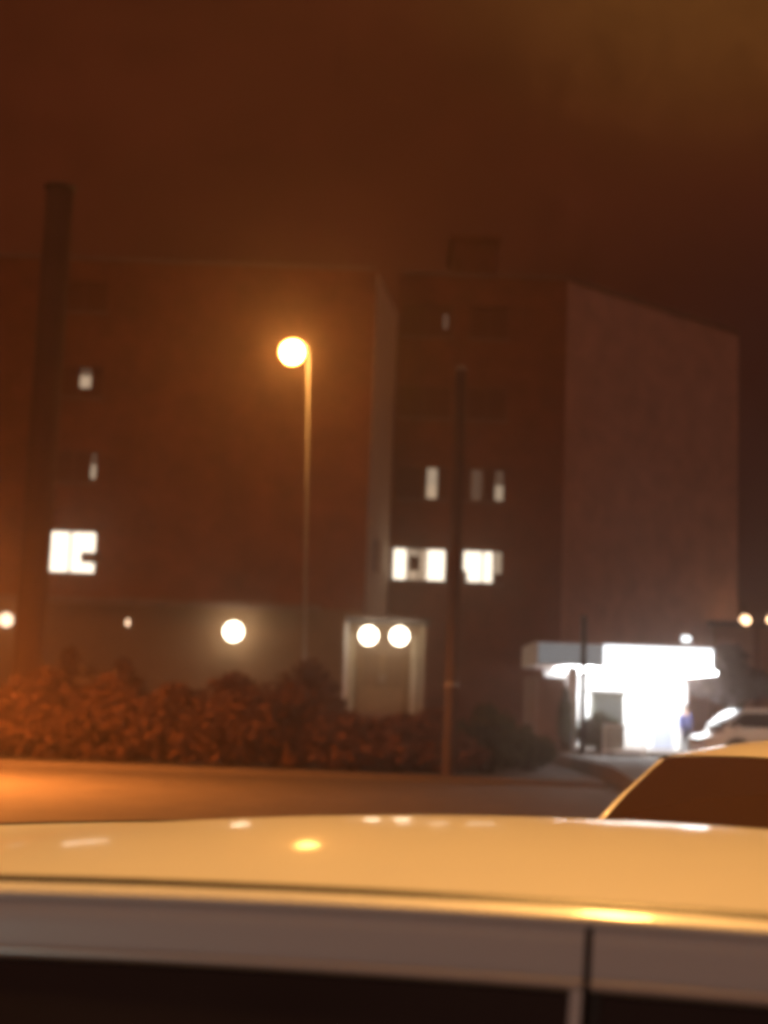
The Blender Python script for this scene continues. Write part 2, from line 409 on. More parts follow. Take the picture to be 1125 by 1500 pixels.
bb(m, 'steps', M['concrete'])
m = MB(); m.box((pl+.05, pb-.02, pz0), (pr-.05, pb+.1, pz1-.002)); bb(m, 'porch_wall', M['wood'])
xm = (pl+pr)/2
for sgn in (-1, 1):
    a, b = (xm-.80, xm-.012) if sgn < 0 else (xm+.012, xm+.80)
    m = MB(); m.box((a, pb-.09, pz0+.01), (b, pb-.025, pz0+2.25)); d = bb(m, 'door', M['wood'])
    m = MB(); m.box((a+.12, pb-.10, pz0+.9), (b-.12, pb-.093, pz0+2.1)); bsub(m, 'pane', M['door_glass'], d)
    m = MB(); hx = xm+sgn*.07; m.tube([(hx, pb-.15, pz0+.95), (hx, pb-.15, pz0+1.35)], .018, 8); bsub(m, 'handle', M['galv'], d)
m = MB(); m.box((xm-.05, DP+.9, pz1-.5), (xm+.05, DP+1.0, pz1-.003)); 

# ------------------------------------------------------------------ lamps fixed to walls
def wall_lamp(name, c, r, mt, label, cat='lamp', group=None, wall_y=None):
    o = empty(name, (c[0], c[1], c[2])); tag(o, label, cat, group)
    m = MB(); m.ball((0,0,0), r, 18, 12); m.build('globe', mt, o)
    yb = (wall_y - c[1]) if wall_y is not None else r+.3
    m = MB(); m.lathe((0, r*.75, 0), [(r*.45, 0), (r*.55, .05), (r*.3, .08), (.05, .10), (.04, max(yb-r*.75-.03, .12)), (r*.4, max(yb-r*.75-.025, .125)), (r*.4, max(yb-r*.75-.002, .15))], 14, 'y')
    m.build('bracket', M['metal'], o)
    return o
wall_lamp('wall_lamp', at(342, 925, DL-.75), .35, M['warmlamp'], 'round white lamp alone on the low wall under the long ledge', wall_y=DL)
wall_lamp('wall_lamp', at(9, 908, DL-.5), .26, M['dimlamp'], 'white lamp half hidden by the thick pole at the left edge', wall_y=DL)
wall_lamp('porch_lamp', at(540, 931, DP+.02), .31, M['porchlamp'], 'bright round lamp over the left leaf of the entrance door', group='lamps in the entrance porch', wall_y=pb-.03)
wall_lamp('porch_lamp', at(585, 932, DP+.02), .31, M['porchlamp'], 'bright round lamp over the right leaf of the entrance door', group='lamps in the entrance porch', wall_y=pb-.03)
o = empty('indicator_lamp', at(187, 912, DL-.05)); tag(o, 'tiny upright warm light on the ground floor wall left of the round lamp', 'lamp')
m = MB(); m.box((-.06, 0, -.12), (.06, .02, .12)); m.build('lens', M['smalllamp'], o)
m = MB(); m.box((-.09, .021, -.15), (.09, .048, .15)); m.build('housing', M['metal'], o)

# air conditioner on the lit window at the left
o = empty('air_conditioner', at(131, 816, DL-.42)); tag(o, 'dark air conditioner box hung across the corner of the big lit window', 'air conditioner')
m = MB(); m.box((-.31, 0, -.18), (.31, .40, .18)); cs = m.build('casing', M['metal'], o)
m = MB(); m.lathe((-.05, -.012, 0), [(.15, 0), (.15, .01)], 18, 'y'); m.build('fan_grille', M['galv'], o)

# ------------------------------------------------------------------ street lamps
def lamp_post(name, base, top_z, arm, label, globe, group, r_glob=.38, flood=False, k=1.0):
    """tapered steel post with a short curved arm carrying a lantern; arm = (dx, dy)"""
    o = empty(name, (base[0], base[1], base[2])); tag(o, label, 'street lamp', group)
    h = top_z-base[2]
    m = MB(); m.tube([(0,0,0), (0,0,.9), (0,0,.95), (0,0,h)], [.085, .085, .062, .04], 14); m.build('post', M['galv'], o)
    m = MB(); m.box((-.05, -.10, .35), (.05, -.07, .75)); m.build('access_door', M['metal'], o)
    a = Vector((arm[0], arm[1], 0)); L = a.length
    pts = [(a*(1-math.cos(q)))*1.0+Vector((0,0,h+ .35*math.sin(q))) for q in [i*math.pi/2/8 for i in range(9)]]
    m = MB(); m.tube(pts, .03, 10); m.build('arm', M['galv'], o)
    e = pts[-1]
    hd = MB()
    if flood:
        d = a.normalized(); n = Vector((-d.y, d.x, 0))
        rings = []
        for s_, ww, hh in ((-.3,.06,.06),(-.1,.12,.09),(.2,.19,.12),(.55,.17,.11),(.75,.06,.06)):
            rings.append([e+d*(.28*(1-k)+s_*k)+n*(ww*1.15*k*math.cos(q))+Vector((0,0,hh*k*max(0,math.sin(q))-.035)) for q in [j*math.pi/8 for j in range(9)]])
        hd.grid(rings); hd.build('lamp_head', M['metal'], o)
        l = MB(); l.lathe2(tuple(e+d*.28+Vector((0,0,-.012))), [(.05,-.012),(.19,-.010),(.20,0.0)], 24, (k,k,1)); l.build('lens', globe, o)
    else:
        hd.lathe((e.x, e.y, e.z), [(.03,.02),(.10,-.01),(.16,-.06),(.17,-.10)], 18); hd.build('lamp_head', M['metal'], o)
        l = MB(); l.ball((e.x, e.y, e.z-.10-r_glob*.92), r_glob, 20, 14); l.build('globe', globe, o)
    return o
DS = 47.0
pt = at(453.5, 530, DS); gl = at(430, 520, DS)
sl = lamp_post('street_lamp', (pt.x+.33, DS, .11), gl.z+.38+.10-.35+.02, (gl.x-pt.x-.0, -.25), 'tall slim street lamp with a glowing orange globe, before the dark wing', M['sodium'], None)
sl.rotation_euler = (0, -R(1.6), 0)
lamp_post('car_park_lamp', (5.85, 5.2, 0), 8.6, (-5.0, .2), 'car park lamp with a long arm reaching over the near cars, outside the frame', M['flood'], 'car park lamps', flood=True, k=1.25)
lamp_post('car_park_lamp', (-11.9, 26.6, 0), 4.2, (1.2, .3), 'car park lamp lighting the hedge and road, outside the frame at the left', M['floodleft'], 'car park lamps', flood=True)

lamp_post('car_park_lamp', (-14.5, -7.5, 0), 7.0, (2.0, .8), 'car park lamp with a white light standing behind the viewer', M['floodwhite'], 'car park lamps', flood=True)

lamp_post('car_park_lamp', (15.5, 32, 0), 6.8, (-2.2, 1.0), 'car park lamp to the right of the frame, beyond the near cars', M['floodwarm'], 'car park lamps', flood=True)

# ------------------------------------------------------------------ poles
DPole = 34.7
b0 = at(658, 1122, DPole); t0 = at(683, 372, DPole)
o = empty('utility_pole', (b0.x, DPole, 0)); tag(o, 'thin pale pole rising in front of the lit windows', 'pole')
zt = at(676, 540, DPole).z
m = MB(); m.tube([(0,0,0), (0,0,zt)], [.165, .125], 14); m.build('shaft', M['pole_concrete'], o)
m = MB(); m.lathe((0,0,zt), [(.14,-.05),(.15,0),(.05,.08)], 14); m.build('cap', M['galv'], o)
m = MB(); m.lathe((0,0,2.2), [(.168,0),(.18,.01),(.18,.07),(.168,.08)], 14); m.build('band', M['galv'], o)

DT = 41.0
c = at(46, 900, DT); ztop = at(60, 278, DT).z
o = empty('concrete_mast', (c.x, DT, .1)); tag(o, 'very thick dark mast at the left edge, hiding one side of the big lit window', 'mast')
m = MB(); m.tube([(0,0,-.1),(0,0,3),(0,0,ztop)], [.50,.42,.40], 20); m.build('shaft', mat('mast_concrete', (.13,.06,.04), .9, var=.25, scale=1.2, bump=.5), o)
m = MB(); m.box((.30,-.16,2.05),(.52,.16,2.45)); m.build('junction_box', M['metal'], o)
m = MB(); m.lathe((0,0,ztop), [(.45,-.1),(.47,0),(.30,.06)], 20); m.build('cap', M['metal'], o)

DK = 46.0
c = at(852, 1112, DK-1.4); zt = at(864, 903, DK-1.4).z
o = empty('sign_pole', (c.x, DK-1.4, FZ)); tag(o, 'slim dark pole standing in front of the bright kiosk', 'pole')
m = MB(); m.tube([(0,0,0),(0,0,zt-FZ)], [.10,.085], 12); m.build('shaft', M['rubber'], o)
m = MB(); m.lathe((0,0,0), [(.16,0),(.16,.03),(.08,.05)], 12); m.build('base_plate', M['metal'], o)
m = MB(); m.lathe((0,0,zt-FZ), [(.075,-.03),(.08,0),(.03,.04)], 12); m.build('cap', M['galv'], o)

# ------------------------------------------------------------------ kiosk
kx0, kx1 = at(788, 960, DK).x, at(1043, 965, DK).x
kz1 = at(910, 944, DK).z; kzf = at(910, 978, DK).z; kz0 = FZ
kb = DK+4.2
k = empty('kiosk', ((kx0+kx1)/2, DK, FZ)); tag(k, 'small flat roofed kiosk flooded with white light beside the gable', 'kiosk')
K0 = Vector(k.location)
def kb_(mb, name, m, parent=k):
    mb.v = [(a-K0.x, b-K0.y, c-K0.z) for a, b, c in mb.v]; return mb.build(name, m, parent)
m = MB(); m.box((kx0-.1, DK-.4, FZ+.001), (kx1+.1, kb+.3, FZ+.12)); kb_(m, 'plinth', M['kerb'])
kxw = at(1008, 1000, DK+4).x
m = MB(); m.box((kx0+.7, kb, FZ+.123), (kxw, kb+.2, kzf-.05)); bw = kb_(m, 'back_wall', M['white_paint'])
m = MB(); m.box((kx0, DK+.1, FZ+.123), (kx0+.92, kb+.2, kzf-.35)); kb_(m, 'side_wall', M['kiosk_brown'])
m = MB(); m.box((kx0-.06, DK-.05, kzf), (kx1+.06, kb+.4, kz1)); kb_(m, 'roof', M['white_paint'])
f1 = at(884, 960, DK).x
m = MB(); m.box((kx0+.0, DK-.09, kzf+.04), (f1-.01, DK-.055, kz1-.05)); kb_(m, 'fascia', M['dim_fascia'])
m = MB(); m.box((f1+.01, DK-.09, kzf+.04), (kx1, DK-.055, kz1-.05)); kb_(m, 'fascia', M['fascia'])
for i in range(4):
    x = kx0+1.0+(kx1-kx0-1.4)*i/3.2
    m = MB(); m.box((x, DK+.4, kzf-.09), (x+.9, kb-.4, kzf-.005)); kb_(m, 'ceiling_light', M['tube'])
px_ = at(840, 1040, DK).x
m = MB(); m.box((px_-.16, DK+.25, FZ+.123), (px_+.16, DK+.55, kzf-.02)); kb_(m, 'post', M['white_paint'])
d0, d1 = at(956, 1075, kb).x, at(985, 1075, kb).x
m = MB(); m.box((d0, kb-.07, FZ+.125), (d1, kb-.005, at(970, 1054, kb).z)); dr = kb_(m, 'door', M['pale_door'])
m = MB(); m.tube([(d0+.1, kb-.12, 1.5), (d0+.1, kb-.12, 1.7)], .015, 8); kb_(m, 'handle', M['galv'], dr)
# notice cabinet / booth inside
b_0, b_1 = at(868, 1040, DK+2).x, at(912, 1040, DK+2).x
o = empty('booth', ((b_0+b_1)/2, DK+2.2, FZ+.12)); tag(o, 'dark green booth with an overhanging top inside the bright kiosk', 'booth')
hb = at(890, 1016, DK+2).z-FZ-.12; wB = (b_1-b_0)/2
m = MB(); m.box((-wB, -.5, 0), (wB, .5, hb)); m.build('cabinet', mat('booth_green', (.09,.10,.08), .7, var=.2), o)
m = MB(); m.box((-wB-.1, -.65, hb+.002), (wB+.28, .6, hb+.12)); m.build('top', mat('booth_top', (.12,.12,.11), .7), o)
m = MB(); m.box((-wB+.1, -.52, hb*.55), (wB-.1, -.503, hb*.9)); m.build('panel', mat('booth_panel', (.05,.055,.05), .6), o)

# floodlights on the right end of the kiosk roof
for (px, py, r, lb) in ((1005, 936, .13, 'small floodlight standing up on the kiosk roof edge'), (1022, 971, .40, 'large blazing floodlight on the right end of the kiosk')):
    c = at(px, py, DK-.45)
    o = empty('floodlight', c); tag(o, lb, 'floodlight')
    m = MB(); m.box((-r, -.05, -r*.7), (r, 0, r*.7)); m.build('lens', M['tube'] if r > .2 else M['fascia'], o)
    m = MB(); m.box((-r-.04, .003, -r*.7-.04), (r+.04, .16, r*.7+.04)); m.build('housing', M['metal'], o)
    m = MB(); m.box((-.04, .163, -.05), (.04, .385, .05)); m.build('bracket', M['metal'], o)

# railing by the kiosk
r0, r1 = at(884, 1085, DK-.8), at(944, 1085, DK-.8)
o = empty('railing', ((r0.x+r1.x)/2, DK-.8, FZ+.004)); tag(o, 'pale railing with upright bars in front of the green booth', 'railing')
hw_ = (r1.x-r0.x)/2; hr = at(914, 1062, DK-.8).z-FZ
m = MB(); m.box((-hw_, -.025, hr-.05), (hw_, .025, hr)); m.build('top_rail', M['white_paint'], o)
m = MB(); m.box((-hw_, -.02, .10), (hw_, .02, .14)); m.build('bottom_rail', M['white_paint'], o)
nb = 11
for i in range(nb):
    x = -hw_+.02+(2*hw_-.04)*i/(nb-1); t = .03 if i in (0, nb-1) else .018
    m = MB(); m.box((x-t, -t*.8, 0 if i in (0, nb-1) else .142), (x+t, t*.8, hr-.052)); m.build('bar' if i not in (0, nb-1) else 'post', M['white_paint'], o)

# ------------------------------------------------------------------ vegetation
def leaves(mb, c, rad, n, size, rng, bottom=None):
    for _ in range(n):
        while True:
            p = Vector((rng.uniform(-1,1), rng.uniform(-1,1), rng.uniform(-1,1)))
            if .25 < p.length < 1: break
        p = Vector((c[0]+p.x*rad[0], c[1]+p.y*rad[1], c[2]+p.z*rad[2]))
        if bottom is not None and p.z < bottom: p.z = bottom+rng.random()*.3
        a = Vector((rng.gauss(0,1), rng.gauss(0,1), rng.gauss(0,1))).normalized(); b = a.orthogonal().normalized()
        s = size*rng.uniform(.6, 1.5)
        mb.add([p-a*s, p+b*s*.45, p+a*s, p-b*s*.45], [(0,1,2,3)])
def stems(mb, base, tops, r, rng):
    for t in tops:
        t = Vector(t); b = Vector(base)+Vector((rng.uniform(-.15,.15), rng.uniform(-.1,.1), 0))
        mid = (b+t)/2+Vector((rng.uniform(-.15,.15), rng.uniform(-.15,.15), .1))
        mb.tube([b, mid, t], [r, r*.7, r*.25], 6)

def shrub(name, px, pyt, D, wid, dep, mt, label, group, n=2600, size=.10, rng=None, zb=.1, cat='shrub'):
    c = at(px, pyt, D); h = c.z-zb
    o = empty(name, (c.x, D, zb)); tag(o, label, cat, group)
    f = MB(); tops = []
    k = 9
    for i in range(k):
        a = rng.uniform(-1,1); e = math.sqrt(max(0,1-a*a))
        hh = h*(.45+.55*e)*rng.uniform(.8,1.0)
        q = (a*wid*.75, rng.uniform(-1,1)*dep*.6, hh*.62)
        leaves(f, q, (wid*.42, dep*.55, hh*.40), n//k, size, rng, .05); tops.append((q[0], q[1], hh*.85))
    leaves(f, (0,0,h*.34), (wid, dep, h*.34), n//2, size, rng, .05)
    leaves(f, (0,0,h*.80), (wid*.3, dep*.5, h*.20), n//8, size, rng)
    f.build('foliage', mt, o)
    s_ = MB(); stems(s_, (0,0,0), tops, .035, rng); s_.build('stem', M['bark'], o)
    return o
rng = random.Random(11)
hed = 'shrubs of the hedge along the car park'
spec = [(-40,985,2.2,'leaf_hedge','shrub at the left edge of the frame, brightest orange of the hedge'),
        (70,975,1.9,'leaf_hedge','orange lit shrub just under the thick mast'),
        (165,985,1.7,'leaf_hedge','reddish shrub under the tiny upright light'),
        (255,1000,1.8,'leaf_hedge','reddish shrub left of and below the round wall lamp'),
        (345,985,1.8,'leaf_hedge','dim red brown shrub right under the round wall lamp'),
        (430,1000,1.7,'leaf_hedge','dark brown shrub at the foot of the street lamp'),
        (515,1048,1.6,'leaf_hedge','low dark shrub under the left column of the porch'),
        (590,1046,1.6,'leaf_hedge','low dark shrub under the right column of the porch'),
        (640,1040,1.2,'leaf_hedge','low dark shrub left of the thin pale pole')]
for i, (px, py, wd, mt, lb) in enumerate(spec):
    shrub('hedge_shrub', px, py, 36.3+rng.uniform(-.3,.3), wd*.92, 1.2, M[mt], lb, hed, 3000, .10, rng)
shrub('dark_shrub', 712, 1030, 37.5, 1.1, .8, M['leaf_green'], 'dark rounded shrub right of the thin pale pole', None, 2200, .09, rng)
shrub('dark_shrub', 772, 1062, 40.0, .75, .6, M['leaf_green'], 'small dark shrub left of the kiosk wall', None, 1500, .08, rng)
# back row: higher ragged tops against the lit ground floor
for px, py, wd, mt, lb in ((105,945,1.0,'leaf_hedge','ragged dark shrub top just right of the thick mast'),
                       (182,962,.9,'leaf_hedge','ragged dark shrub standing higher behind the red shrubs'),
                       (455,962,1.3,'leaf_hedge','tall dark shrub behind the foot of the street lamp')):
    shrub('tall_shrub', px, py, 40.5, wd, .8, M[mt], lb, 'taller shrubs behind the hedge', 1800, .10, rng)
shrub('pale_shrub', 122, 968, 38.3, .35, .35, M['leaf_pale'], 'small pale leaved sprig above the orange hedge, nearer the mast', 'pale sprigs over the hedge', 420, .08, rng)
shrub('pale_shrub', 172, 976, 38.3, .35, .35, M['leaf_pale'], 'small pale leaved sprig above the orange hedge, farther from the mast', 'pale sprigs over the hedge', 420, .08, rng)
# bushes at the kiosk
shrub('potted_bush', 879, 1040, DK-.2, .75, .45, M['leaf_green'], 'dark green bush behind the pale railing', None, 2200, .07, rng, FZ+.12, 'bush')
shrub('slim_bush', 829, 1004, DK-.1, .24, .3, M['leaf_green'], 'slim dark bush beside the white kiosk post', None, 900, .06, rng, FZ+.12, 'bush')

def tree(name, px, D, z_c, rad, mt, label, cat='tree', n=5200, rng=rng):
    x = at(px, 1000, D).x
    o = empty(name, (x, D, FZ)); z_c -= FZ; tag(o, label, cat)
    t = MB(); t.tube([(0,0,0),(.05,0,z_c*.4),(0,.05,z_c)], [.20,.15,.07], 10)
    f = MB()
    for i in range(14):
        q = Vector((rng.gauss(0,.5), rng.gauss(0,.5), rng.gauss(0,.45)))
        c = Vector((q.x*rad[0], q.y*rad[1], z_c+q.z*rad[2]))
        t.tube([(0,0,z_c*.55), tuple(c)], [.06,.02], 6)
        leaves(f, c, (rad[0]*.42, rad[1]*.42, rad[2]*.38), n//14, .11, rng)
    t.build('trunk', M['bark'], o); f.build('crown', mt, o); return o
tree('dark_tree', 1076, 50.0, at(1076,1000,50).z, (1.5,1.3,1.15), M['leaf_dark'], 'dark round tree right of the kiosk, behind the pale parked car')

# low building at the far right with two lamps
low = empty('low_building', (27, 66, 0)); tag(low, 'low brown building at the far right with lamps along its top', 'building')
zb1 = at(1080, 918, 66).z
lx0 = at(1046, 960, 66).x
m = MB(); m.wall((lx0-27, 0), (20, 0), 0, zb1, [(4.5, 6.0, 1.0, 2.2), (8, 9.5, 1.0, 2.2)], .2, (0,1)); m.wall((20,0),(20,9),0,zb1); m.wall((20,9),(lx0-27,9),0,zb1); m.wall((lx0-27,9),(lx0-27,0),0,zb1)
m.build('wall', mat('low_wall', (.42,.20,.12), .9, var=.15, scale=.6), low)
m = MB(); m.box((lx0-27-.3, -.4, zb1), (20.3, 9.3, zb1+.22)); m.build('roof', M['roofing'], low)
for a in (4.5, 8):
    m = MB(); m.box((lx0-27+a, .15, 1.0), (lx0-27+a+1.5, .17, 2.2)); m.build('window', M['dark_glass'], low)
m = MB(); pxx = at(1103, 950, 66).x-27; m.box((pxx, -.16, 0), (pxx+.25, -.003, zb1-.01)); m.build('pilaster', M['facade'], low)
for (px, lb) in ((1098, 'round warm lamp above the far low building, nearer the gable'), (1138, 'warm lamp above the far low building, cut by the right edge')):
    c = at(px, 908, 65.0)
    o = empty('post_lamp', (c.x, 65.0, zb1+.22)); tag(o, lb, 'lamp', 'lamps along the far low building')
    o.location = (c.x, 65.75, zb1+.221)
    zc_ = c.z-zb1-.22
    m = MB(); m.ball((0, 0, zc_), .24, 16, 10); m.build('globe', M['amberlamp'], o)
    m = MB(); m.tube([(0, .42, 0), (0, .42, zc_+.75), (0, .2, zc_+.80), (0, 0, zc_+.24)], .04, 8); m.build('bracket', M['metal'], o)

# ------------------------------------------------------------------ person in blue by the kiosk
def skin(name, pts, edges, radii, m, parent, sub=2, root=0):
    me = bpy.data.meshes.new(name); me.from_pydata(pts, edges, []); o = bpy.data.objects.new(name, me); S.collection.objects.link(o)
    me.materials.append(m)
    md = o.modifiers.new('Skin', 'SKIN'); md.use_smooth_shade = True
    if not me.skin_vertices: me.skin_vertices.new(name='')
    for i, r in enumerate(radii):
        me.skin_vertices[0].data[i].radius = (r, r) if not hasattr(r, '__len__') else r
        me.skin_vertices[0].data[i].use_root = (i == root)
    sb = o.modifiers.new('Sub', 'SUBSURF'); sb.levels = sub; sb.render_levels = sub
    o.parent = parent; return o
DPp = 47.2
c = at(1004, 1060, DPp)
feet = EYE + 0  # height of the pavement at the person
pe = empty('person', (c.x, DPp, FZ+.004), R(25)); pe.scale = (.9,.9,.9); tag(pe, 'person in a blue jacket and dark trousers standing upright beside the bright kiosk', 'person')
skinm = mat('skin', (.45,.27,.19), .6); blue = mat('blue_jacket', (.16,.20,.50), .8, var=.15, scale=8); trous = mat('dark_trousers', (.05,.05,.065), .85, var=.15, scale=8); hair = mat('dark_hair', (.03,.022,.018), .6); shoe = mat('shoe', (.03,.03,.03), .5)
# faces local -y; height 1.80 m so that the crown meets the photograph
P = [(0,0,.98),(0,0,1.12),(0,.01,1.30),(0,.02,1.46),(0,.01,1.56),(0,-.005,1.63),(0,-.01,1.72),(0,0,1.79),
     (.19,.02,1.45),(.235,.03,1.18),(.235,-.05,.95),(.235,-.07,.87),
     (-.19,.02,1.45),(-.235,.03,1.18),(-.235,-.04,.95),(-.235,-.06,.87),
     (.10,0,.90),(.115,-.02,.52),(.12,.02,.10),(.13,-.13,.045),
     (-.10,0,.90),(-.115,-.02,.52),(-.12,.02,.10),(-.13,-.13,.045)]
E = [(0,1),(1,2),(2,3),(3,4),(4,5),(5,6),(6,7),(3,8),(8,9),(9,10),(10,11),(3,12),(12,13),(13,14),(14,15),(0,16),(16,17),(17,18),(18,19),(0,20),(20,21),(21,22),(22,23)]
Rr = [(.16,.12),(.145,.11),(.17,.125),(.15,.10),.058,.075,(.082,.10),.055,.062,.050,.036,(.04,.02),.062,.050,.036,(.04,.02),.092,.062,.045,.042,.092,.062,.045,.042]
skin('body', P, E, Rr, skinm, pe)
for sx in (1, -1):   # fingers and thumb of each hand
    hx, hy, hz = .235*sx, -.07, .87
    for j, (dy, ln) in enumerate(((-.03,.075),(-.01,.085),(.01,.08),(.03,.062))):
        skin('finger', [(hx, hy+dy, hz-.03), (hx-.005*sx, hy+dy-.004, hz-.03-ln*.55), (hx-.02*sx, hy+dy-.008, hz-.03-ln)], [(0,1),(1,2)], [.0095,.0085,.007], skinm, pe, 1)
    skin('thumb', [(hx-.005*sx, hy-.035, hz+.01), (hx-.02*sx, hy-.06, hz-.02), (hx-.025*sx, hy-.065, hz-.05)], [(0,1),(1,2)], [.012,.010,.008], skinm, pe, 1)
jp = [P[i] for i in (0,1,2,3,8,9,10,12,13,14)]
skin('jacket', jp+[(0,0,.88)], [(0,1),(1,2),(2,3),(3,4),(4,5),(5,6),(3,7),(7,8),(8,9),(0,10)], [(.185,.145),(.175,.135),(.20,.15),(.165,.115),.08,.068,.054,.08,.068,.054,(.185,.145)], blue, pe)
tp = [P[i] for i in (0,16,17,18,20,21,22)]
skin('trousers', tp, [(0,1),(1,2),(2,3),(0,4),(4,5),(5,6)], [(.165,.125),.102,.078,.066,.102,.078,.066], trous, pe)
for sx in (1,-1):
    m = MB(); m.ball((.125*sx, -.07, .045), 1, 12, 8, (.05,.14,.05)); m.build('shoe', shoe, pe)
m = MB(); m.ball((0,.012,1.745), 1, 16, 10, (.088,.105,.10)); m.build('hair', hair, pe)
m = MB(); m.tube([(0,-.098,1.73),(0,-.128,1.695),(0,-.098,1.69)], [.010,.016,.008], 8); m.build('nose', skinm, pe)
for sx in (1,-1):
    m = MB(); m.ball((.083*sx,.005,1.70), 1, 8, 6, (.012,.022,.032)); m.build('ear', skinm, pe)
    m = MB(); m.ball((.03*sx,-.098,1.725), .011, 8, 6); m.build('eye', shoe, pe)
m = MB(); m.box((-.024,-.104,1.655),(.024,-.09,1.663)); m.build('mouth', mat('lips', (.3,.12,.1), .6), pe)

# ------------------------------------------------------------------ cars
def lerp(a, b, t): return a+(b-a)*t
def interp(tab, x):
    if x <= tab[0][0]: return tab[0][1]
    for (a, b), (c, d) in zip(tab, tab[1:]):
        if x <= c:
            t = (x-a)/(c-a); return lerp(b, d, t)
    return tab[-1][1]
M['rim'] = mat('rim', (.5,.5,.5), .35, .8); 
M['moulding'] = mat('moulding_rubber', (.03,.026,.022), .35)
M['chrome'] = mat('bright_trim', (.62,.62,.62), .28, 0.6)
M['tint'] = mat('tinted_glass', (.012,.010,.010), .10); M['tint2'] = mat('windscreen_glass', (.045,.022,.014), .16)
M['redlens'] = mat('tail_lens', (.35,.02,.02), .2); M['clearlens'] = mat('head_lens', (.7,.7,.7), .15)

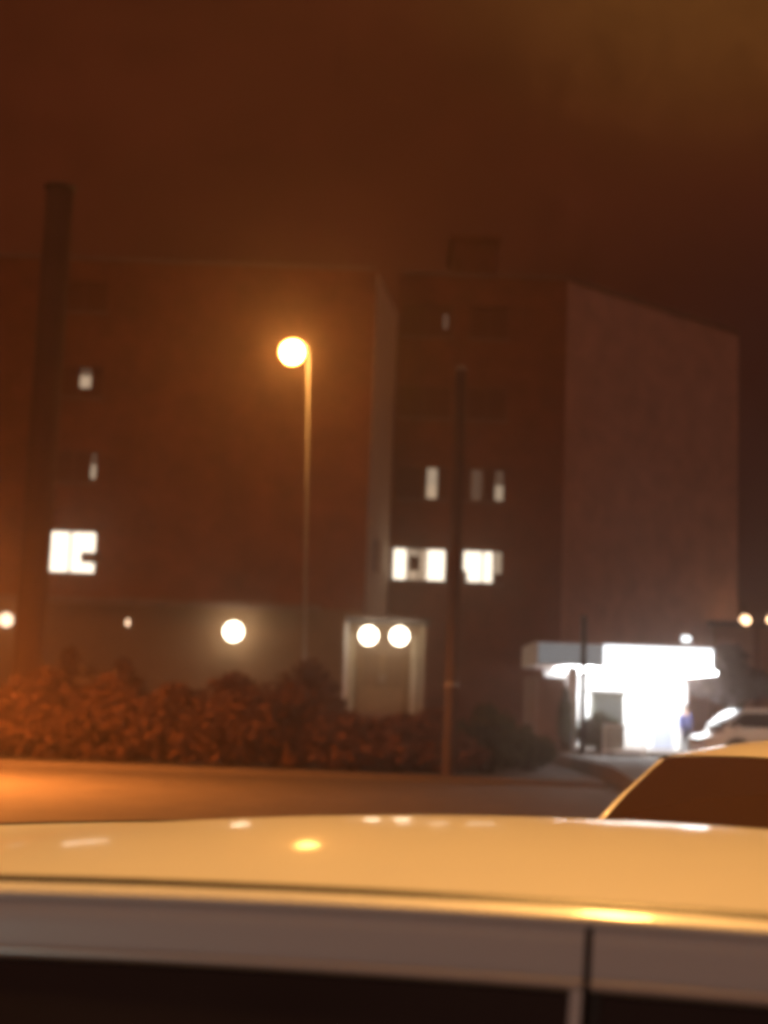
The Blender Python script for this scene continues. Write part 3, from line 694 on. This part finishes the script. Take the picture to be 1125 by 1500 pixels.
def make_car(name, loc, heading, paint, label, cfg, cat='car', group=None, screen='tint2'):
    """heading: world angle of the car's nose. local x forward, y left, z up"""
    L, W = cfg['L'], cfg['W']; belt = cfg['belt']; zr0 = cfg['roof']; wr = cfg['wr']
    xF, xB = cfg['xF'], cfg['xB']            # roof front / rear edge
    cF, cB = cfg['cF'], cfg['cB']            # windscreen / rear window base
    crown = cfg.get('crown', .05); xpk = cfg.get('xpk', -.2); sag = cfg.get('sag', .03)
    bp = cfg['bpil']
    car = empty(name, loc, heading); tag(car, label, cat, group)
    wb = W/2-.075                             # half width at the belt under the glass
    # ---- lower body
    top = [(-L/2, belt-.10), (-L/2+.12, belt+.02), (cB, belt+.06), (cF, belt+.02), (L/2-.8, belt-.10), (L/2-.12, belt-.24), (L/2, belt-.32)]
    bot = [(-L/2, .42), (-L/2+.2, .22), (L/2-.25, .20), (L/2, .34)]
    rows = []
    NX = 40
    for i in range(NX+1):
        x = -L/2+L*i/NX; e = abs(2*x/L); hw = W/2*(1-.16*e**6-.03*e**2); zt = interp(top, x); zb = interp(bot, x)
        sec = [(0,zb),(.82*hw,zb),(.955*hw,zb+.06),(.99*hw,lerp(zb,zt,.35)),(hw,lerp(zb,zt,.62)),(.985*hw,zt-.09),(.955*hw,zt-.03),(.90*hw,zt),(.5*hw,zt+.012),(0,zt+.016)]
        ring = [(x, y, z) for y, z in sec]+[(x, -y, z) for y, z in sec[-2:0:-1]]
        rows.append(ring+[ring[0]])
    b = MB(); b.grid(rows, flip=True)
    n = len(rows[0])-1
    b.add(rows[0][:n], [tuple(range(n))]); b.add(rows[-1][:n], [tuple(range(n))[::-1]])
    b.build('body', paint, car)
    # ---- roof
    def wroof(x):
        t = (x-(xF+xB)/2)/((xF-xB)/2); return wr*(1-.055*t*t)
    def zrail(x):
        t = (x-xpk); return zr0-sag*.55*t*t
    def zroof(x, v):
        t = (x-xpk); c = crown*(1-.28*t*t); return zrail(x)+c*(1-abs(v)**2.1)-sag*.45*t*t*(1-v*v)
    NU, NV = 48, 36
    Rg = [[(lerp(xB, xF, i/NU), v*wroof(lerp(xB, xF, i/NU)), zroof(lerp(xB, xF, i/NU), v)) for v in [-1+2*j/NV for j in range(NV+1)]] for i in range(NU+1)]
    r = MB(); r.grid(Rg); r.grid([[ (p[0], p[1], p[2]-.03) for p in row] for row in Rg], flip=True)
    roof = r.build('roof', paint, car)
    # ---- side strips: ditch, rail, door frames, trim, glass, both sides
    xs = [lerp(xB, xF, i/NU) for i in range(NU+1)]
    def strip(prof, a, bx, sgn, n=24):
        G = []
        for i in range(n+1):
            x = lerp(a, bx, i/n); G.append([(x, sgn*(wroof(x)+dy), zrail(x)+dz) for dy, dz in prof])
        return G
    DIT = [(-.007,-.002),(-.004,.004),(.012,.003),(.017,-.004)]
    RAIL = [(.017,-.003),(.019,-.0035),(.026,-.007),(.034,-.0110),(.038,-.015),(.039,-.021)]
    FRM = [(.036,-.022),(.041,-.025),(.047,-.034),(.055,-.054),(.061,-.076)]
    TRM = [(.060,-.076),(.068,-.078),(.071,-.084),(.068,-.090),(.061,-.092)]
    zg = lambda x: (belt+.045)-zrail(x)
    for sgn in (1, -1):
        fl = sgn > 0
        m = MB(); m.grid(strip(DIT, xB, xF, sgn), flip=fl); m.build('roof_moulding', M['moulding'], car)
        m = MB(); m.grid(strip(RAIL, xB, xF, sgn), flip=fl); m.build('roof_rail', paint, car)
        gap = .0045
        # gutter behind the door gaps
        m = MB(); m.grid(strip([(.030,-.020),(.030,-.08),(.042,-.13)], xB, xF, sgn), flip=fl); m.build('door_seal', M['rubber'], car)
        for nm, a, bx in (('front_door', bp+gap, cF-.10), ('rear_door', cB+.30, bp-gap)):
            ua = max(a, xB); ub = min(bx, xF)
            d = MB()
            d.grid(strip(FRM, ua, ub, sgn), flip=fl)
            # lower panel, a skin 6 mm proud of the body
            G = []
            for i in range(13):
                x = lerp(a, bx, i/12); e = abs(2*x/L); hw = W/2*(1-.16*e**6-.03*e**2)+.006; zt = interp(top, x); zb = interp(bot, x)
                G.append([(x, sgn*(hw*f_), z) for f_, z in ((.995,lerp(zb,zt,.22)),(.992,lerp(zb,zt,.35)),(1.0,lerp(zb,zt,.62)),(.985,zt-.09),(.957,zt-.032))])
            d.grid(G, flip=not fl)
            sashes = []
            # upright sash beside the gap, following the glass
            for x, xx, sg2 in ((ua, a, 1), (ub, bx, -1)):
                y0, z0 = wroof(x)+.066, zrail(x)-.082
                q0 = Vector((x, sgn*y0, z0)); q1 = Vector((xx, sgn*(wb+.014), belt+.02)); wv = Vector((.013*sg2, 0, 0)); iv = Vector((0, -sgn*.03, 0))
                sash = MB(); sashes.append(sash); sash.add([q0, q0+wv, q1+wv, q1, q0+iv, q0+wv+iv, q1+wv+iv, q1+iv], [(0,1,2,3),(1,5,6,2),(4,0,3,7),(5,4,7,6)])
            do = d.build('door', paint, car)
            t = MB(); t.grid(strip(TRM, ua, ub, sgn), flip=fl); t.build('window_trim', M['chrome'], do); [q.build('sash', paint if (nm == 'front_door' and i_ == 0) else M['rubber'], do) for i_, q in enumerate(sashes)]  # one pale sash paints the highlight caught on the front door edge
            gp = MB(); G = []
            for i in range(13):
                xt = lerp(ua, ub, i/12); xb_ = lerp(a, bx, i/12)
                G.append([Vector((xt, sgn*(wroof(xt)+.058), zrail(xt)-.084)).lerp(Vector((xb_, sgn*(wb+.005), belt+.035)), k/5)+Vector((0, sgn*.02*math.sin(math.pi*k/5), 0)) for k in range(6)])
            gp.grid(G, flip=fl); gp.build('window', M['tint'], do)
            hx = a+.16 if nm == 'front_door' else a+.16
            e = abs(2*hx/L); hw = W/2*(1-.16*e**6-.03*e**2)
            m = MB(); m.tube([(hx-.09, sgn*(hw-.01), belt-.15), (hx-.07, sgn*(hw+.035), belt-.15), (hx+.07, sgn*(hw+.035), belt-.15), (hx+.09, sgn*(hw-.01), belt-.15)], .014, 8); m.build('handle', paint, do)
        # pillars at windscreen and rear window
        quarter = MB()
        for xt, xb_ in ((xF, cF), (xB, cB)):
            m = MB()
            a_ = Vector((xt, sgn*(wroof(xt)+.01), zrail(xt)-.032)); b_ = Vector((xb_, sgn*(wb-.02), belt+.01))
            m.tube([a_, a_.lerp(b_, .5)+Vector((0, 0, .02)), b_], [.026, .03, .036], 10)
            if xt == xB:
                q = [Vector((xB, sgn*(wroof(xB)+.05), zrail(xB)-.03)), Vector((max(cB+.3, xB), sgn*(wroof(xB)+.05), zrail(xB)-.03)), Vector((cB+.3, sgn*wb, belt+.03)), Vector((cB, sgn*wb, belt+.03))]
                quarter.add(q, [(0,1,2,3)])
            m.build('pillar', paint, car)
        quarter.build('quarter_panel', paint, car)
        # mirror
        m = MB(); m.ball((cF-.30, sgn*(W/2+.10), belt+.03), 1, 12, 8, (.07,.10,.07)); mi = m.build('mirror', paint, car)
        m = MB(); m.ball((cF-.36, sgn*(W/2+.10), belt+.03), 1, 12, 8, (.015,.09,.06)); m.build('mirror_glass', M['chrome'], mi)
        m = MB(); m.ball((L/2-.17, sgn*W*.36, belt-.33), 1, 14, 8, (.16,.17,.085)); m.build('headlight', M['clearlens'], car)
        m = MB(); m.ball((-L/2+.09, sgn*W*.38, belt-.13), 1, 14, 8, (.11,.14,.10)); m.build('tail_light', M['redlens'], car)
        for wx in (L/2-.88, -L/2+.95):
            m = MB(); m.lathe((wx, sgn*(W/2-.10), .325), [(.325,-.10),(.335,-.08),(.335,.08),(.325,.10),(.22,.105)] if True else [], 24, 'y')
            wh = m.build('wheel', M['tyre'], car)
            m = MB(); m.lathe((wx, sgn*(W/2-.10)+ (0.102 if sgn > 0 else -.122), .325), [(.21,0),(.21,.02)], 20, 'y'); m.build('rim', M['rim'], wh)
            # dark wheel arch ring
            m = MB(); nn = 24; vs = []; fs = []
            for kk in range(nn+1):
                q = math.pi*kk/nn
                for rr in (.34, .40):
                    vs.append((wx+rr*math.cos(q), sgn*(W/2+.004), .325+rr*math.sin(q)))
            for kk in range(nn): fs.append((2*kk, 2*kk+2, 2*kk+3, 2*kk+1))
            m.add(vs, fs, True); m.build('wheel_arch', M['rubber'], car)
    # ---- windscreen and rear window
    for nm, xt, xb_, bow, mt in (('windscreen', xF, cF, .10, screen), ('rear_window', xB, cB, -.08, 'tint')):
        G = []
        for k in range(9):
            t = k/8; row = []
            for j in range(17):
                v = -1+j/8
                p = Vector((xt, v*(wroof(xt)-.005), zroof(xt, v)-.006)).lerp(Vector((xb_+bow*(1-v*v), v*(wb-.05), belt+.03)), t)
                p += Vector((0,0,.035*math.sin(math.pi*t))); row.append(p)
            G.append(row)
        m = MB(); m.grid(G, flip=(nm == 'windscreen')); m.build(nm, M[mt], car)
    m = MB()
    for yo in (-.55, .05): m.tube([(cF+.12, yo, belt+.05), (cF+.02, yo+.5, belt+.095)], .009, 6)
    m.build('wiper', M['rubber'], car)
    m = MB(); m.box((L/2-.01, -.26, .42), (L/2+.012, .26, .53)); m.build('number_plate', M['white_paint'], car)
    m = MB(); m.box((L/2-.03, -.42, .56), (L/2+.004, .42, .66)); m.build('grille', M['rubber'], car)
    return car

paint1 = mat('silver_white_paint', (.72,.70,.66), .38, coat=.55, spec=.35)
paint2 = mat('pale_paint', (.74,.70,.64), .40, coat=.6, spec=.35)
paint3 = mat('white_car_paint', (.78,.77,.75), .35, coat=.6, spec=.35)
cfg1 = dict(L=4.7, W=1.80, belt=.93, roof=1.437, wr=.555, xF=1.32, xB=-1.0, cF=1.85, cB=-1.75, bpil=-.125, crown=.055, xpk=-.15, sag=.05)
# nose to the left of the picture
make_car('parked_car', (.28, 2.36, .003), R(180-14), paint1, 'pale silver car across the bottom of the picture, seen over its roof', cfg1)
cfg2 = dict(L=4.4, W=1.76, belt=.90, roof=1.475, wr=.57, xF=.45, xB=-1.15, cF=1.15, cB=-1.65, bpil=-.15, crown=.085, xpk=-.65, sag=.055)
make_car('parked_car', (2.36, 8.6, 0), R(270-32), paint2, 'pale car with a dark windscreen and orange lit roof at the right edge', cfg2)
cfg3 = dict(L=3.9, W=1.72, belt=.98, roof=1.52, wr=.56, xF=.78, xB=-1.35, cF=1.42, cB=-1.70, bpil=-.2, crown=.05, xpk=-.2, sag=.03)
c = at(1117, 1060, 42.0)
make_car('parked_car', (c.x, 42.0, FZ), R(180+8), paint3, 'white car farther off, parked side on beside the person in blue', cfg3)

# ------------------------------------------------------------------ night haze
m = MB(); m.box((-75, -25, -1.0), (75, 110, 26))
hm = bpy.data.materials.new('night_haze'); hm.use_nodes = True
hn = hm.node_tree.nodes; hn.clear(); ho = hn.new('ShaderNodeOutputMaterial'); pv_ = hn.new('ShaderNodeVolumePrincipled')
pv_.inputs['Color'].default_value = (.90, .66, .54, 1); pv_.inputs['Density'].default_value = 0.0062; pv_.inputs['Anisotropy'].default_value = 0.88
hm.node_tree.links.new(pv_.outputs[0], ho.inputs['Volume'])
hz = m.build('haze', hm); hz['kind'] = 'stuff'
